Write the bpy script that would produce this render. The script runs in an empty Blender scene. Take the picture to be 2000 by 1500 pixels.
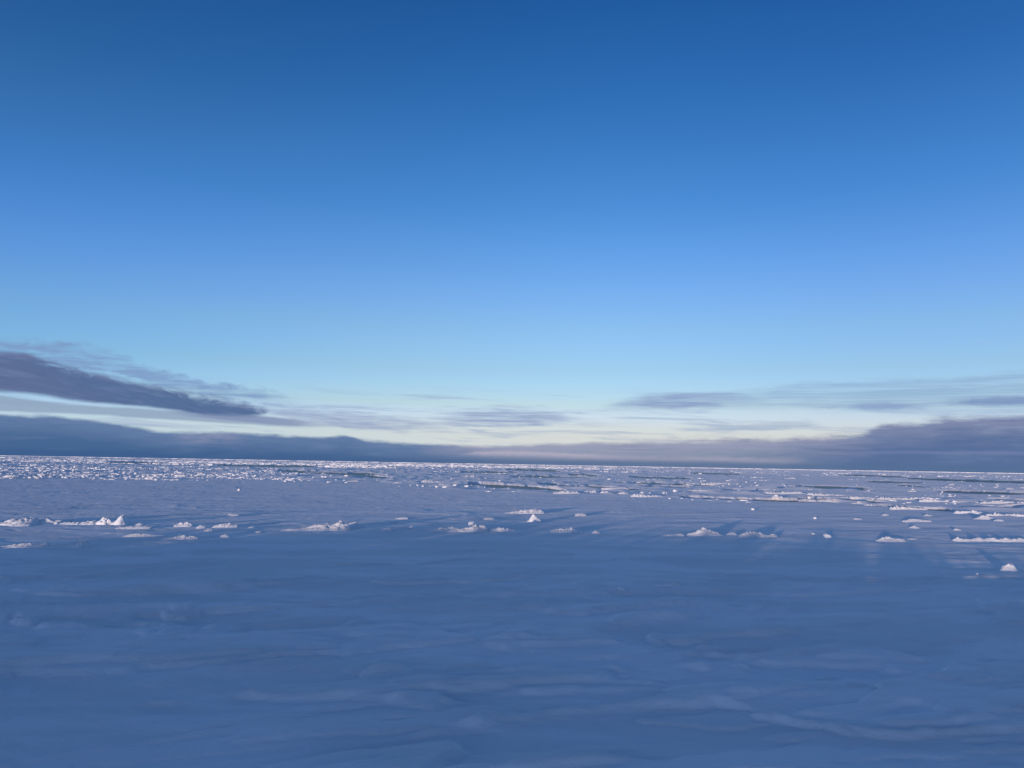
import bpy, math, random
import numpy as np
from mathutils import Vector, Matrix

R = math.radians
scene = bpy.context.scene
col = scene.collection

# ------------------------------------------------------------------ camera
EYE = 1.7
F = 1502.0                                   # focal length in photo pixels (photo 2000 x 1500)
PITCH, ROLL = R(5.95), R(1.0)
cd = bpy.data.cameras.new('camera'); cam = bpy.data.objects.new('camera', cd); col.objects.link(cam)
cd.sensor_width = 36.0; cd.lens = 36.0 * F / 2000.0
cd.clip_start = 0.05; cd.clip_end = 200000.0
CAMROT = Matrix.Rotation(math.pi / 2 + PITCH, 3, 'X') @ Matrix.Rotation(ROLL, 3, 'Z')
cam.matrix_world = Matrix.Translation((0, 0, EYE)) @ CAMROT.to_4x4()
scene.camera = cam

# ------------------------------------------------------------------ light and exposure
SKY = 0.15
scene.view_settings.view_transform = 'Standard'
scene.view_settings.look = 'None'
scene.view_settings.gamma = 1.0
scene.view_settings.use_curve_mapping = False
scene.view_settings.exposure = 0.66
GAIN = SKY * 2 ** 0.66
SUN_EL, SUN_ROT = 1.6, 205.0                 # low sun behind the camera, a little to the left
sd = bpy.data.lights.new('sun', 'SUN'); sun = bpy.data.objects.new('sun', sd); col.objects.link(sun)
sd.energy = 2.0; sd.angle = R(0.5); sd.color = (1.0, 0.78, 0.66)
_az = R(SUN_ROT)
SUN_DIR = Vector((math.sin(_az) * math.cos(R(SUN_EL)), math.cos(_az) * math.cos(R(SUN_EL)), math.sin(R(SUN_EL))))
sun.rotation_euler = SUN_DIR.to_track_quat('Z', 'Y').to_euler()


def ray(x, y):
    """photo pixel -> world direction"""
    return (CAMROT @ Vector(((x - 1000) / F, (750 - y) / F, -1))).normalized()


def azel(x, y):
    d = ray(x, y)
    return math.degrees(math.atan2(d.x, d.y)), math.degrees(math.asin(d.z))


def at(x, y, z=0.0):
    """photo pixel -> point on the level z"""
    d = ray(x, y)
    t = (z - EYE) / d.z
    return Vector((d.x * t, d.y * t, z))


# ------------------------------------------------------------------ sky
world = bpy.data.worlds.new('World'); scene.world = world; world.use_nodes = True
wn = world.node_tree; wn.nodes.clear()
WL = wn.links.new


def N(tree, kind, **kw):
    n = tree.nodes.new(kind)
    for k, v in kw.items():
        setattr(n, k, v)
    return n


def put(sock, v, link):
    if hasattr(v, 'is_output'):
        link(v, sock)
    else:
        sock.default_value = v


def M(op, a, b=None, c=None, clamp=False):
    n = N(wn, 'ShaderNodeMath', operation=op, use_clamp=clamp)
    for i, v in enumerate((a, b, c)):
        if v is not None:
            put(n.inputs[i], v, WL)
    return n.outputs[0]


def add(a, b): return M('ADD', a, b)
def sub(a, b): return M('SUBTRACT', a, b)
def mul(a, b): return M('MULTIPLY', a, b)


def smooth(v, lo, hi):
    n = N(wn, 'ShaderNodeMapRange', interpolation_type='SMOOTHSTEP')
    put(n.inputs[0], v, WL); put(n.inputs[1], lo, WL); put(n.inputs[2], hi, WL)
    n.inputs[3].default_value = 0; n.inputs[4].default_value = 1
    return n.outputs[0]


def lin(c):
    return [(v / 255 / 12.92) if v / 255 <= .04045 else ((v / 255 + .055) / 1.055) ** 2.4 for v in c]


def C(r, g, b):
    n = N(wn, 'ShaderNodeRGB')
    n.outputs[0].default_value = [v / GAIN for v in lin((r, g, b))] + [1]
    return n.outputs[0]


def mix(f, a, b):
    n = N(wn, 'ShaderNodeMix', data_type='RGBA', clamp_factor=True)
    put(n.inputs['Factor'], f, WL); WL(a, n.inputs[6]); WL(b, n.inputs[7])
    return n.outputs[2]


def curve(v, pts, lo, hi, ylo, yhi):
    """piecewise curve through (x, y) points, evaluated on a node value"""
    t = N(wn, 'ShaderNodeMapRange'); t.clamp = True
    put(t.inputs[0], v, WL); t.inputs[1].default_value = lo; t.inputs[2].default_value = hi
    n = N(wn, 'ShaderNodeFloatCurve')
    c = n.mapping.curves[0]
    pts = sorted(((x - lo) / (hi - lo), (y - ylo) / (yhi - ylo)) for x, y in pts)
    while len(c.points) < len(pts):
        c.points.new(0.5, 0.5)
    for p, (x, y) in zip(c.points, pts):
        p.location = (min(max(x, 0), 1), min(max(y, 0), 1)); p.handle_type = 'AUTO'
    n.mapping.use_clip = False
    n.mapping.update()
    WL(t.outputs[0], n.inputs['Value'])
    return add(mul(n.outputs[0], yhi - ylo), ylo)


def edge(pts):
    """an outline in photo pixels -> elevation (degrees) as a function of azimuth"""
    q = [azel(*p) for p in pts]
    return curve(AZ, q, -40.0, 40.0, -1.0, 12.0)


tc = N(wn, 'ShaderNodeTexCoord')
sx = N(wn, 'ShaderNodeSeparateXYZ'); WL(tc.outputs['Generated'], sx.inputs[0])
AZ = mul(M('ARCTAN2', sx.outputs[0], sx.outputs[1]), 180 / math.pi)
EL = mul(M('ARCSINE', sx.outputs[2]), 180 / math.pi)


def noise(sa, se, seed, detail=4, rough=0.55, dist=0.0, tilt=0.0):
    cx = N(wn, 'ShaderNodeCombineXYZ')
    WL(mul(AZ, sa), cx.inputs[0]); WL(mul(add(EL, mul(AZ, tilt)), se), cx.inputs[1]); cx.inputs[2].default_value = seed
    n = N(wn, 'ShaderNodeTexNoise')
    WL(cx.outputs[0], n.inputs['Vector']); n.inputs['Scale'].default_value = 1
    n.inputs['Detail'].default_value = detail; n.inputs['Roughness'].default_value = rough
    n.inputs['Distortion'].default_value = dist
    return n.outputs[0]


def wob(sa, se, seed, amp, detail=4, rough=.6):
    return mul(sub(noise(sa, se, seed, detail, rough), .5), amp)


nish = N(wn, 'ShaderNodeTexSky', sky_type='NISHITA', sun_disc=False)
nish.sun_elevation = R(SUN_EL); nish.sun_rotation = R(SUN_ROT)
nish.ozone_density = 4.0; nish.air_density = 1.0; nish.dust_density = 0.4
# clear air's colour with height; unseen overhead stop raised to brighten the snow
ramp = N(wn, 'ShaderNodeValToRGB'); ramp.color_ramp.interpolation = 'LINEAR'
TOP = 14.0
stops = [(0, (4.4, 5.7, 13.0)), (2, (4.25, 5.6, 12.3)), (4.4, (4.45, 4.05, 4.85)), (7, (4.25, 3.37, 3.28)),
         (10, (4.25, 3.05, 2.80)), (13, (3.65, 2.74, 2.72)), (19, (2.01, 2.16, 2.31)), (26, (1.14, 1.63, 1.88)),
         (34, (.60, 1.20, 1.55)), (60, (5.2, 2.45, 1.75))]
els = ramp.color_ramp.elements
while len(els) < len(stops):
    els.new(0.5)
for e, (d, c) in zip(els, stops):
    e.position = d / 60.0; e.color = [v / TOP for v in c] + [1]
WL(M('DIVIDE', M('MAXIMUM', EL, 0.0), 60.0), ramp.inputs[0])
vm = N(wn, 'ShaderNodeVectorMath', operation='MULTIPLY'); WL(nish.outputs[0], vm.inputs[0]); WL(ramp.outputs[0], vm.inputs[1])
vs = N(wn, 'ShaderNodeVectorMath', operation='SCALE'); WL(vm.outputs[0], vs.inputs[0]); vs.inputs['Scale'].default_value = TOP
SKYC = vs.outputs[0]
lf = N(wn, 'ShaderNodeVectorMath', operation='MULTIPLY'); WL(SKYC, lf.inputs[0]); lf.inputs[1].default_value = (.84, 1.0, 1.14)
SKYC = mix(mul(sub(1, smooth(AZ, -40., -4.)), sub(1, smooth(EL, 15., 24.))), SKYC, lf.outputs[0])
rf = N(wn, 'ShaderNodeVectorMath', operation='MULTIPLY'); WL(SKYC, rf.inputs[0]); rf.inputs[1].default_value = (.86, .87, .91)
SKYC = mix(smooth(AZ, 2., 30.), SKYC, rf.outputs[0])
SKYC = mix(mul(.97, sub(1, smooth(EL, 1.3, 4.8))), SKYC, mix(smooth(AZ, -28., 8.), C(196, 215, 224), C(214, 218, 217)))

# ---- clouds: far wisps first, then the banks in front of them
# 1 thin lavender streaks low over the whole width
w1 = smooth(noise(.13, 2.0, 3.1, 6, .60, .6, .02), .49, .72)
w1 = mul(w1, mul(smooth(EL, .8, 2.0), sub(1, smooth(EL, 4.0, 6.4))))
SKYC = mix(mul(w1, .62), SKYC, C(150, 168, 202))


def cloud(base, top, bottom, soft_top, soft_bot, color, alpha, seed, wa=.28, we=1.6, amp=.9, left=None, right=None, tex=0.0, ta=.2, te=2.0):
    el = add(add(EL, wob(wa, we, seed, amp, 5, .6)), wob(wa * 3.4, we * 1.7, seed + 2, amp * .45, 4, .6))
    t, b = edge(top), edge(bottom)
    f = mul(smooth(sub(t, el), -soft_top, soft_top), smooth(sub(el, b), -soft_bot, soft_bot))
    az = add(AZ, wob(.5, 1.2, seed + 9, 2.5))
    if left is not None:
        f = mul(f, smooth(az, left[0], left[1]))
    if right is not None:
        f = mul(f, sub(1, smooth(az, right[0], right[1])))
    if tex:
        f = mul(f, sub(1, mul(tex, smooth(add(mul(.6, noise(ta, te, seed + 4, 5, .6, .5)), mul(.4, noise(ta * .6, te * 2.6, seed + 6, 4, .6, .3))), .40, .62))))
    return mix(mul(f, alpha), base, color)


def azx(x, y=850): return azel(x, y)[0]


# 2 pale grey-blue veil between the left banks, thinning to the right
SKYC = cloud(SKYC, [(-200, 745), (0, 772), (150, 790), (300, 800), (500, 812), (620, 818), (2200, 830)],
             [(-200, 780), (0, 803), (150, 808), (300, 818), (500, 830), (620, 838), (2200, 850)],
             .12, .10, C(143, 164, 190), .85, 11.0, amp=.22, right=(azx(430), azx(660)))
SKYC = cloud(SKYC, [(-200, 785), (250, 800), (430, 806), (560, 818), (650, 828), (2200, 830)],
             [(-200, 800), (250, 806), (430, 818), (560, 832), (650, 834), (2200, 850)],
             .10, .10, C(128, 143, 180), .8, 12.0, amp=.25, left=(azx(300), azx(420)), right=(azx(560), azx(680)))
# 3 lavender patches over the middle of the horizon
SKYC = cloud(SKYC, [(-200, 780), (480, 782), (600, 795), (700, 806), (860, 826), (1000, 840), (2200, 840)],
             [(-200, 790), (480, 808), (600, 822), (700, 836), (860, 842), (1000, 846), (2200, 850)],
             .26, .26, C(146, 162, 197), .85, 13.0, amp=1.1, wa=.2, we=2.2, left=(azx(480), azx(580)), right=(azx(760), azx(930)), tex=.75)
SKYC = cloud(SKYC, [(-200, 830), (820, 815), (920, 801), (1000, 797), (1060, 801), (1170, 822), (2200, 840)],
             [(-200, 840), (820, 828), (920, 836), (1000, 836), (1060, 830), (1170, 834), (2200, 850)],
             .30, .22, C(146, 163, 198), .92, 14.0, amp=1.3, wa=.18, we=2.4, left=(azx(760), azx(960)), right=(azx(1000), azx(1260)), tex=.75)
SKYC = cloud(SKYC, [(-200, 800), (1150, 800), (1230, 778), (1320, 770), (1440, 768), (1500, 780), (2200, 790)],
             [(-200, 810), (1150, 806), (1230, 800), (1320, 800), (1440, 792), (1500, 790), (2200, 800)],
             .26, .30, C(138, 158, 198), .92, 15.0, amp=.9, wa=.16, we=2.2, left=(azx(1120), azx(1290)), right=(azx(1380), azx(1560)), tex=.55)
SKYC = cloud(SKYC, [(-200, 760), (1400, 768), (1600, 748), (1800, 742), (2000, 728), (2200, 720)],
             [(-200, 800), (1400, 800), (1600, 796), (1800, 806), (2000, 810), (2200, 812)],
             .35, .4, C(142, 174, 208), .72, 16.0, amp=.8, left=(azx(1350), azx(1560)), tex=.75, ta=.12, te=2.6)
SKYC = cloud(SKYC, [(-200, 780), (1650, 792), (1700, 788), (1760, 788), (1860, 792), (2200, 800)],
             [(-200, 800), (1650, 800), (1700, 801), (1760, 800), (1860, 802), (2200, 810)],
             .16, .14, C(134, 158, 199), .75, 17.0, amp=.5, left=(azx(1640), azx(1700)), right=(azx(1760), azx(1830)))
SKYC = cloud(SKYC, [(-200, 780), (1840, 782), (1900, 777), (2000, 775), (2200, 774)],
             [(-200, 800), (1840, 789), (1900, 790), (2000, 790), (2200, 792)],
             .18, .14, C(124, 148, 191), .85, 18.0, amp=.55, left=(azx(1840), azx(1900)))
SKYC = cloud(SKYC, [(-200, 830), (1330, 834), (1450, 826), (1560, 822), (1620, 830), (2200, 830)],
             [(-200, 840), (1330, 844), (1450, 842), (1560, 838), (1620, 838), (2200, 840)],
             .22, .2, C(154, 174, 202), .75, 19.0, amp=.9, wa=.2, we=2.4, left=(azx(1320), azx(1430)), right=(azx(1560), azx(1640)), tex=.6)

# 4 the long low bank lying on the horizon
low_top = [(-200, 796), (0, 809), (100, 813), (200, 824), (260, 833), (330, 843), (420, 843), (480, 846), (560, 850), (640, 853),
           (672, 850), (700, 857), (760, 863), (850, 868), (950, 871), (1050, 868), (1150, 864), (1300, 860), (1450, 856), (1580, 853),
           (1680, 848), (1720, 830), (1800, 822), (1860, 815), (1950, 813), (2200, 806)]
el4 = add(EL, wob(.45, 2.0, 21.0, add(.30, mul(.75, smooth(AZ, 2., 16.))), 5, .65))
t4 = edge(low_top)
f4 = smooth(sub(add(t4, wob(.6, 2.0, 51.0, .34, 3, .5)), el4), sub(-.14, mul(.14, smooth(AZ, 0., 14.))), add(.20, mul(.20, smooth(AZ, 0., 14.))))
depth4 = sub(t4, el4)
blue4 = mix(smooth(add(depth4, wob(.16, 1.0, 23.0, 1.2)), .1, 1.7), C(93, 120, 163), C(61, 97, 144))
lav4 = mix(smooth(add(depth4, wob(.14, 1.6, 24.0, .9)), .0, 1.5), C(148, 151, 179), C(112, 129, 162))
right4 = mix(smooth(add(depth4, wob(.14, 1.3, 25.0, 1.4)), .1, 2.1), C(124, 134, 170), C(80, 106, 152))
bank = mix(smooth(add(AZ, wob(.3, 1.1, 26.0, 7.0)), azx(760), azx(1010)), blue4, lav4)
bank = mix(smooth(add(AZ, wob(.3, 1.1, 27.0, 6.0)), azx(1480), azx(1720)), bank, right4)
# a paler, pinkish swelling near the left bank's crest
g = mul(smooth(AZ, azx(320), azx(385)), sub(1, smooth(AZ, azx(410), azx(500))))
g = mul(g, mul(smooth(depth4, -.1, .25), sub(1, smooth(depth4, .35, 1.1))))
bank = mix(mul(g, mul(.75, smooth(noise(.5, 1.6, 28.0), .3, .6))), bank, C(146, 150, 180))
gp = mul(smooth(AZ, azx(1660), azx(1780)), mul(smooth(depth4, -.1, .25), sub(1, smooth(depth4, .5, 1.2))))
bank = mix(mul(gp, mul(.7, smooth(noise(.35, 1.9, 35.0, 5, .6, .6), .50, .66))), bank, C(142, 156, 188))
# soft mottling
bank = mix(mul(.35, smooth(noise(.22, 1.6, 29.0, 6, .6, .7), .48, .72)), bank, C(112, 134, 172))
bank = mix(mul(.40, smooth(noise(.16, 2.8, 30.0, 6, .6, .5), .50, .70)), bank, C(70, 96, 142))
SKYC = mix(mul(f4, sub(.97, mul(.10, mul(smooth(AZ, azx(850), azx(1050)), sub(1, smooth(AZ, azx(1350), azx(1650))))))), SKYC, bank)
# thin paler rift lines along the middle of the bank
SKYC = cloud(SKYC, [(-200, 870), (1000, 874), (1250, 868), (1500, 866), (1700, 870), (2200, 880)],
             [(-200, 880), (1000, 879), (1250, 875), (1500, 875), (1700, 878), (2200, 890)],
             .10, .12, C(150, 155, 184), .55, 31.0, amp=.25, left=(azx(900), azx(1050)), right=(azx(1420), azx(1600)))
# sunlit pinkish tops low over the horizon
SKYC = cloud(SKYC, [(-200, 880), (900, 884), (1000, 881), (1100, 885), (1200, 889), (2200, 893)],
             [(-200, 890), (900, 888), (1000, 889), (1100, 892), (1200, 898), (2200, 910)],
             .09, .16, C(178, 173, 194), .75, 32.0, amp=.30, wa=1.3, we=3.0, left=(azx(900), azx(935)), right=(azx(1130), azx(1230)))
SKYC = cloud(SKYC, [(-200, 890), (1020, 890), (1180, 890), (1300, 892), (1420, 893), (1480, 896), (1560, 896), (2200, 900)],
             [(-200, 900), (1020, 898), (1180, 899), (1300, 902), (1420, 903), (1480, 906), (1560, 907), (2200, 910)],
             .20, .18, C(166, 164, 186), .75, 33.0, amp=.35, wa=.9, we=2.4, left=(azx(1000), azx(1150)), right=(azx(1490), azx(1600)))
SKYC = cloud(SKYC, [(-200, 880), (1600, 882), (1850, 881), (2200, 882)], [(-200, 890), (1600, 887), (1850, 888), (2200, 890)],
             .08, .10, C(112, 128, 168), .8, 34.0, amp=.22, left=(azx(1640), azx(1730)), tex=.5, ta=.5)
# 5 darker air right on the horizon
hz = sub(1, smooth(EL, .15, .75))
SKYC = mix(mul(hz, .75), SKYC, mix(smooth(AZ, -30., 30.), C(60, 93, 140), C(86, 112, 150)))

# 6 the high bank tapering from the left, with its torn fringe
SKYC = cloud(SKYC, [(-200, 640), (0, 662), (60, 664), (140, 672), (220, 690), (300, 722), (400, 744), (520, 764), (580, 780), (2200, 790)],
             [(-200, 690), (0, 690), (60, 692), (140, 714), (220, 730), (300, 752), (400, 772), (520, 790), (580, 790), (2200, 800)],
             .25, .2, C(124, 153, 196), .85, 41.0, amp=1.3, wa=.5, we=1.6, right=(azx(480), azx(600)), tex=.75, ta=.32, te=1.5)
hi_top = [(-200, 676), (0, 684), (50, 687), (100, 701), (150, 717), (200, 729), (250, 740), (300, 752), (350, 761), (400, 770), (450, 780), (500, 791), (540, 800), (2200, 830)]
hi_bot = [(-200, 745), (0, 764), (60, 770), (100, 775), (150, 784), (200, 788), (300, 796), (370, 806), (430, 811), (500, 813), (540, 801), (600, 790), (2200, 790)]
el6 = add(EL, wob(.40, 1.6, 43.0, .34, 5, .62))
t6, b6 = edge(hi_top), edge(hi_bot)
f6 = mul(smooth(sub(add(t6, wob(.7, 2.0, 48.0, .42, 3, .5)), el6), -.20, .34), smooth(sub(el6, b6), -.14, .18))
f6 = mul(f6, sub(1, smooth(add(AZ, wob(.6, 2.2, 44.0, 2.0)), azx(505, 800), azx(545, 800))))
c6 = mix(smooth(add(AZ, wob(.2, .8, 45.0, 12.0)), azx(-60), azx(330)), C(91, 107, 147), C(80, 106, 149))
c6 = mix(mul(.55, sub(1, smooth(add(sub(t6, el6), wob(.4, 1.4, 46.0, .5)), .0, .65))), c6, C(120, 130, 172))
c6 = mix(mul(.55, smooth(noise(.30, 1.9, 47.0, 6, .62, .8, .16), .46, .70)), c6, C(110, 128, 168))
c6 = mix(mul(.35, smooth(noise(.5, 2.6, 49.0, 5, .6, .6, .16), .50, .72)), c6, C(74, 94, 138))
f6 = mul(f6, sub(1, mul(mul(.75, sub(1, smooth(sub(t6, el6), .15, .75))), smooth(noise(.45, 1.7, 50.0, 6, .62, .6, .12), .45, .65))))
SKYC = mix(mul(f6, .97), SKYC, c6)

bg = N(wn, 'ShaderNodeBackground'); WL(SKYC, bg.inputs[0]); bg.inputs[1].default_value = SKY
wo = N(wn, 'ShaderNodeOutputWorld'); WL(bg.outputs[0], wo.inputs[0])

scene.cycles.use_denoising = True
scene.cycles.max_bounces = 4
scene.cycles.diffuse_bounces = 2


# ------------------------------------------------------------------ noise in numpy
def _hash(ix, iy, seed):
    h = (ix.astype(np.int64) * 374761393 + iy.astype(np.int64) * 668265263 + seed * 1274126177) & 0xffffffff
    h = ((h ^ (h >> 13)) * 1274126177) & 0xffffffff
    return (h ^ (h >> 16)) & 0xffffffff


def perlin(x, y, seed=0):
    ix, iy = np.floor(x), np.floor(y)
    fx, fy = x - ix, y - iy
    def g(dx, dy):
        a = _hash(ix + dx, iy + dy, seed) * (2 * math.pi / 4294967296.0)
        return np.cos(a) * (fx - dx) + np.sin(a) * (fy - dy)
    u = fx * fx * fx * (fx * (fx * 6 - 15) + 10); v = fy * fy * fy * (fy * (fy * 6 - 15) + 10)
    a = g(0, 0) * (1 - u) + g(1, 0) * u
    b = g(0, 1) * (1 - u) + g(1, 1) * u
    return (a * (1 - v) + b * v) * 1.4


def fbm(x, y, seed=0, octs=4, gain=.5):
    s, a, f = 0, 1.0, 1.0
    for o in range(octs):
        s = s + a * perlin(x * f + 17.3 * o, y * f - 9.1 * o, seed + o); a *= gain; f *= 2.03
    return s


def ridged(x, y, seed=0, octs=3):
    s, a, f = 0, 1.0, 1.0
    for o in range(octs):
        s = s + a * (1 - np.abs(perlin(x * f + 5.7 * o, y * f + 3.1 * o, seed + o)) * 2); a *= .5; f *= 2.1
    return s


def sstep(v, a, b):
    t = np.clip((v - a) / (b - a), 0, 1)
    return t * t * (3 - 2 * t)


# ------------------------------------------------------------------ materials
def material(name):
    m = bpy.data.materials.new(name); m.use_nodes = True
    return m, m.node_tree, m.node_tree.nodes['Principled BSDF']


def snow_material(name, color, bumps, rough=.75, spec=.25, mottled=.04, sheen=0.0):
    m, t, p = material(name)
    p.inputs['Roughness'].default_value = rough
    p.inputs['Specular IOR Level'].default_value = spec
    p.inputs['Sheen Weight'].default_value = sheen; p.inputs['Sheen Roughness'].default_value = .45
    if 'Diffuse Roughness' in p.inputs:
        p.inputs['Diffuse Roughness'].default_value = .2
    g = N(t, 'ShaderNodeNewGeometry')
    n = N(t, 'ShaderNodeTexNoise'); n.inputs['Scale'].default_value = .7; n.inputs['Detail'].default_value = 5
    mq = N(t, 'ShaderNodeMapping'); mq.inputs['Scale'].default_value = (.45, 1.3, 1.0); mq.inputs['Rotation'].default_value = (0, 0, .3)
    t.links.new(g.outputs['Position'], mq.inputs[0]); t.links.new(mq.outputs[0], n.inputs['Vector'])
    mx = N(t, 'ShaderNodeMix', data_type='RGBA')
    mr = N(t, 'ShaderNodeMapRange', interpolation_type='SMOOTHSTEP'); mr.inputs[1].default_value = .43; mr.inputs[2].default_value = .57
    t.links.new(n.outputs[0], mr.inputs[0]); t.links.new(mr.outputs[0], mx.inputs['Factor'])
    n.inputs['Roughness'].default_value = .6; n.inputs['Distortion'].default_value = .5
    mx.inputs[6].default_value = [c * (1 - mottled) for c in color] + [1]
    mx.inputs[7].default_value = [min(1, c * (1 + mottled)) for c in color] + [1]
    t.links.new(mx.outputs[2], p.inputs['Base Color'])
    last = None
    for scale, dist in bumps:
        b = N(t, 'ShaderNodeBump'); b.inputs['Distance'].default_value = dist; b.inputs['Strength'].default_value = 1
        q = N(t, 'ShaderNodeTexNoise'); q.inputs['Scale'].default_value = scale; q.inputs['Detail'].default_value = 4
        mp = N(t, 'ShaderNodeMapping'); mp.inputs['Scale'].default_value = (.55, 1.0, 1.0)
        t.links.new(g.outputs['Position'], mp.inputs[0]); t.links.new(mp.outputs[0], q.inputs['Vector'])
        t.links.new(q.outputs[0], b.inputs['Height'])
        if last: t.links.new(last, b.inputs['Normal'])
        last = b.outputs[0]
    if last: t.links.new(last, p.inputs['Normal'])
    return m


SNOW = snow_material('snow', (.87, .87, .885), [(2.2, .020), (7.0, .013), (34.0, .005)], rough=.6, spec=.5, sheen=0.0, mottled=.055)
RUBBLE = snow_material('snow_crusted_ice', (.84, .85, .87), [(9.0, .012)], rough=.7)
WATER, wt, wp = material('sea_water')
wp.inputs['Base Color'].default_value = (.027, .025, .052, 1)
wp.inputs['Roughness'].default_value = .30; wp.inputs['Specular IOR Level'].default_value = .03; wp.inputs['IOR'].default_value = 1.33
_g = N(wt, 'ShaderNodeNewGeometry'); _n = N(wt, 'ShaderNodeTexNoise'); _n.inputs['Scale'].default_value = 1.5
_b = N(wt, 'ShaderNodeBump'); _b.inputs['Distance'].default_value = .0006
wt.links.new(_g.outputs['Position'], _n.inputs['Vector']); wt.links.new(_n.outputs[0], _b.inputs['Height']); wt.links.new(_b.outputs[0], wp.inputs['Normal'])


def mesh_obj(name, verts, faces, mat, smooth_shade=True):
    me = bpy.data.meshes.new(name)
    verts = np.asarray(verts, dtype=np.float32); faces = np.asarray(faces, dtype=np.int32)
    k = faces.shape[1]
    me.vertices.add(len(verts)); me.vertices.foreach_set('co', verts.ravel())
    me.loops.add(faces.size); me.loops.foreach_set('vertex_index', faces.ravel())
    me.polygons.add(len(faces)); me.polygons.foreach_set('loop_start', np.arange(0, faces.size, k, dtype=np.int32))
    me.update(calc_edges=True)
    me.polygons.foreach_set('use_smooth', np.full(len(faces), smooth_shade))
    me.validate()
    me.materials.append(mat)
    o = bpy.data.objects.new(name, me); col.objects.link(o)
    return o


def tag(o, label=None, cat=None, group=None, kind=None):
    for k, v in (('label', label), ('category', cat), ('group', group), ('kind', kind)):
        if v: o[k] = v
    return o


# ------------------------------------------------------------------ leads of open water (outlines along photo lines, then world shapes)
CR = np.array(CAMROT)


def to_px(x, y, z=0.0):
    v = np.stack([x, y, np.zeros_like(x) + z - EYE], -1) @ CR
    w = np.maximum(-v[..., 2], 1e-6)
    return 1000 + F * v[..., 0] / w, 750 - F * v[..., 1] / w


LEADS = [  # centre line, half thickness at the middle
    ([(915, 945), (1000, 950), (1050, 953), (1105, 957)], 4.2),
    ([(1080, 951), (1160, 950), (1210, 954), (1255, 955)], 2.6),
    ([(1110, 926), (1140, 927), (1168, 928)], 2.0),
    ([(1330, 971), (1420, 974), (1500, 976), (1560, 976)], 2.3),
    ([(1470, 977), (1560, 979), (1640, 981)], 1.8),
    ([(1555, 973), (1610, 974), (1680, 977), (1740, 982)], 3.6),
    ([(1520, 953), (1560, 952), (1640, 953), (1710, 957)], 2.4),
    ([(1555, 948), (1620, 950), (1700, 953)], 1.8),
    ([(1820, 958), (1900, 961), (1960, 963), (2060, 967)], 3.4),
    ([(1770, 934), (1850, 937), (1940, 940), (2040, 943)], 2.4),
    ([(545, 919), (620, 922), (680, 926), (755, 932)], 2.6),
    ([(680, 924), (720, 925), (755, 928)], 1.6),
    ([(720, 932), (750, 933), (765, 934)], 1.8),
    ([(990, 917), (1040, 918), (1095, 920)], 1.7),
    ([(420, 908), (520, 910), (625, 911)], 1.8),
    ([(1230, 931), (1290, 933), (1350, 934)], 1.6),
    ([(1350, 924), (1400, 925), (1445, 926)], 1.4),
    ([(1000, 930), (1080, 931), (1160, 934)], 1.7),
    ([(1050, 944), (1085, 946), (1110, 947)], 1.3),
    ([(1800, 992), (1830, 994), (1866, 996)], 3.0),
    ([(1905, 987), (1950, 990), (2010, 989)], 1.8),
    ([(1660, 984), (1740, 988), (1800, 991)], 1.4),
    ([(200, 902), (300, 904), (330, 905)], 1.0),
    ([(1200, 941), (1300, 944), (1400, 947)], 1.2),
    ([(900, 921), (960, 922), (1010, 923)], 1.3),
    ([(1690, 940), (1760, 941), (1800, 942)], 1.2),
    ([(1640, 928), (1700, 929), (1770, 932)], 1.1),
    ([(1250, 948), (1300, 950), (1345, 951)], 1.4),
    ([(1410, 956), (1470, 957), (1520, 958)], 1.5),
    ([(1930, 973), (1970, 975), (2040, 978)], 1.4),
    ([(1750, 947), (1790, 949), (1815, 951)], 1.6),
]


def lead_depth(px, py):
    """>0 inside open water, in photo pixels"""
    best = np.full(px.shape, -50.0)
    wig = fbm(px / 26, py / 7, 77, 3) * 1.1
    for pts, half in LEADS:
        xs = np.array([p[0] for p in pts], float); ys = np.array([p[1] for p in pts], float)
        cy = np.interp(px, xs, ys)
        t = (px - xs[0]) / (xs[-1] - xs[0])
        th = .74 * half * np.sqrt(np.clip(1 - (2 * t - 1) ** 2, 0, 1)) + .3
        d = th - np.abs(py - cy + wig * .5) + wig * .35
        d = np.where((t < 0) | (t > 1), -50.0, d)
        best = np.maximum(best, d)
    return best


EDGE_X = [-400, 0, 250, 500, 700, 900, 1100, 1300, 1500, 1650, 1750, 1870, 2000, 2400]
EDGE_Y = [930, 934, 936, 938, 944, 957, 968, 973, 982, 985, 994, 1006, 1012, 1030]


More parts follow.
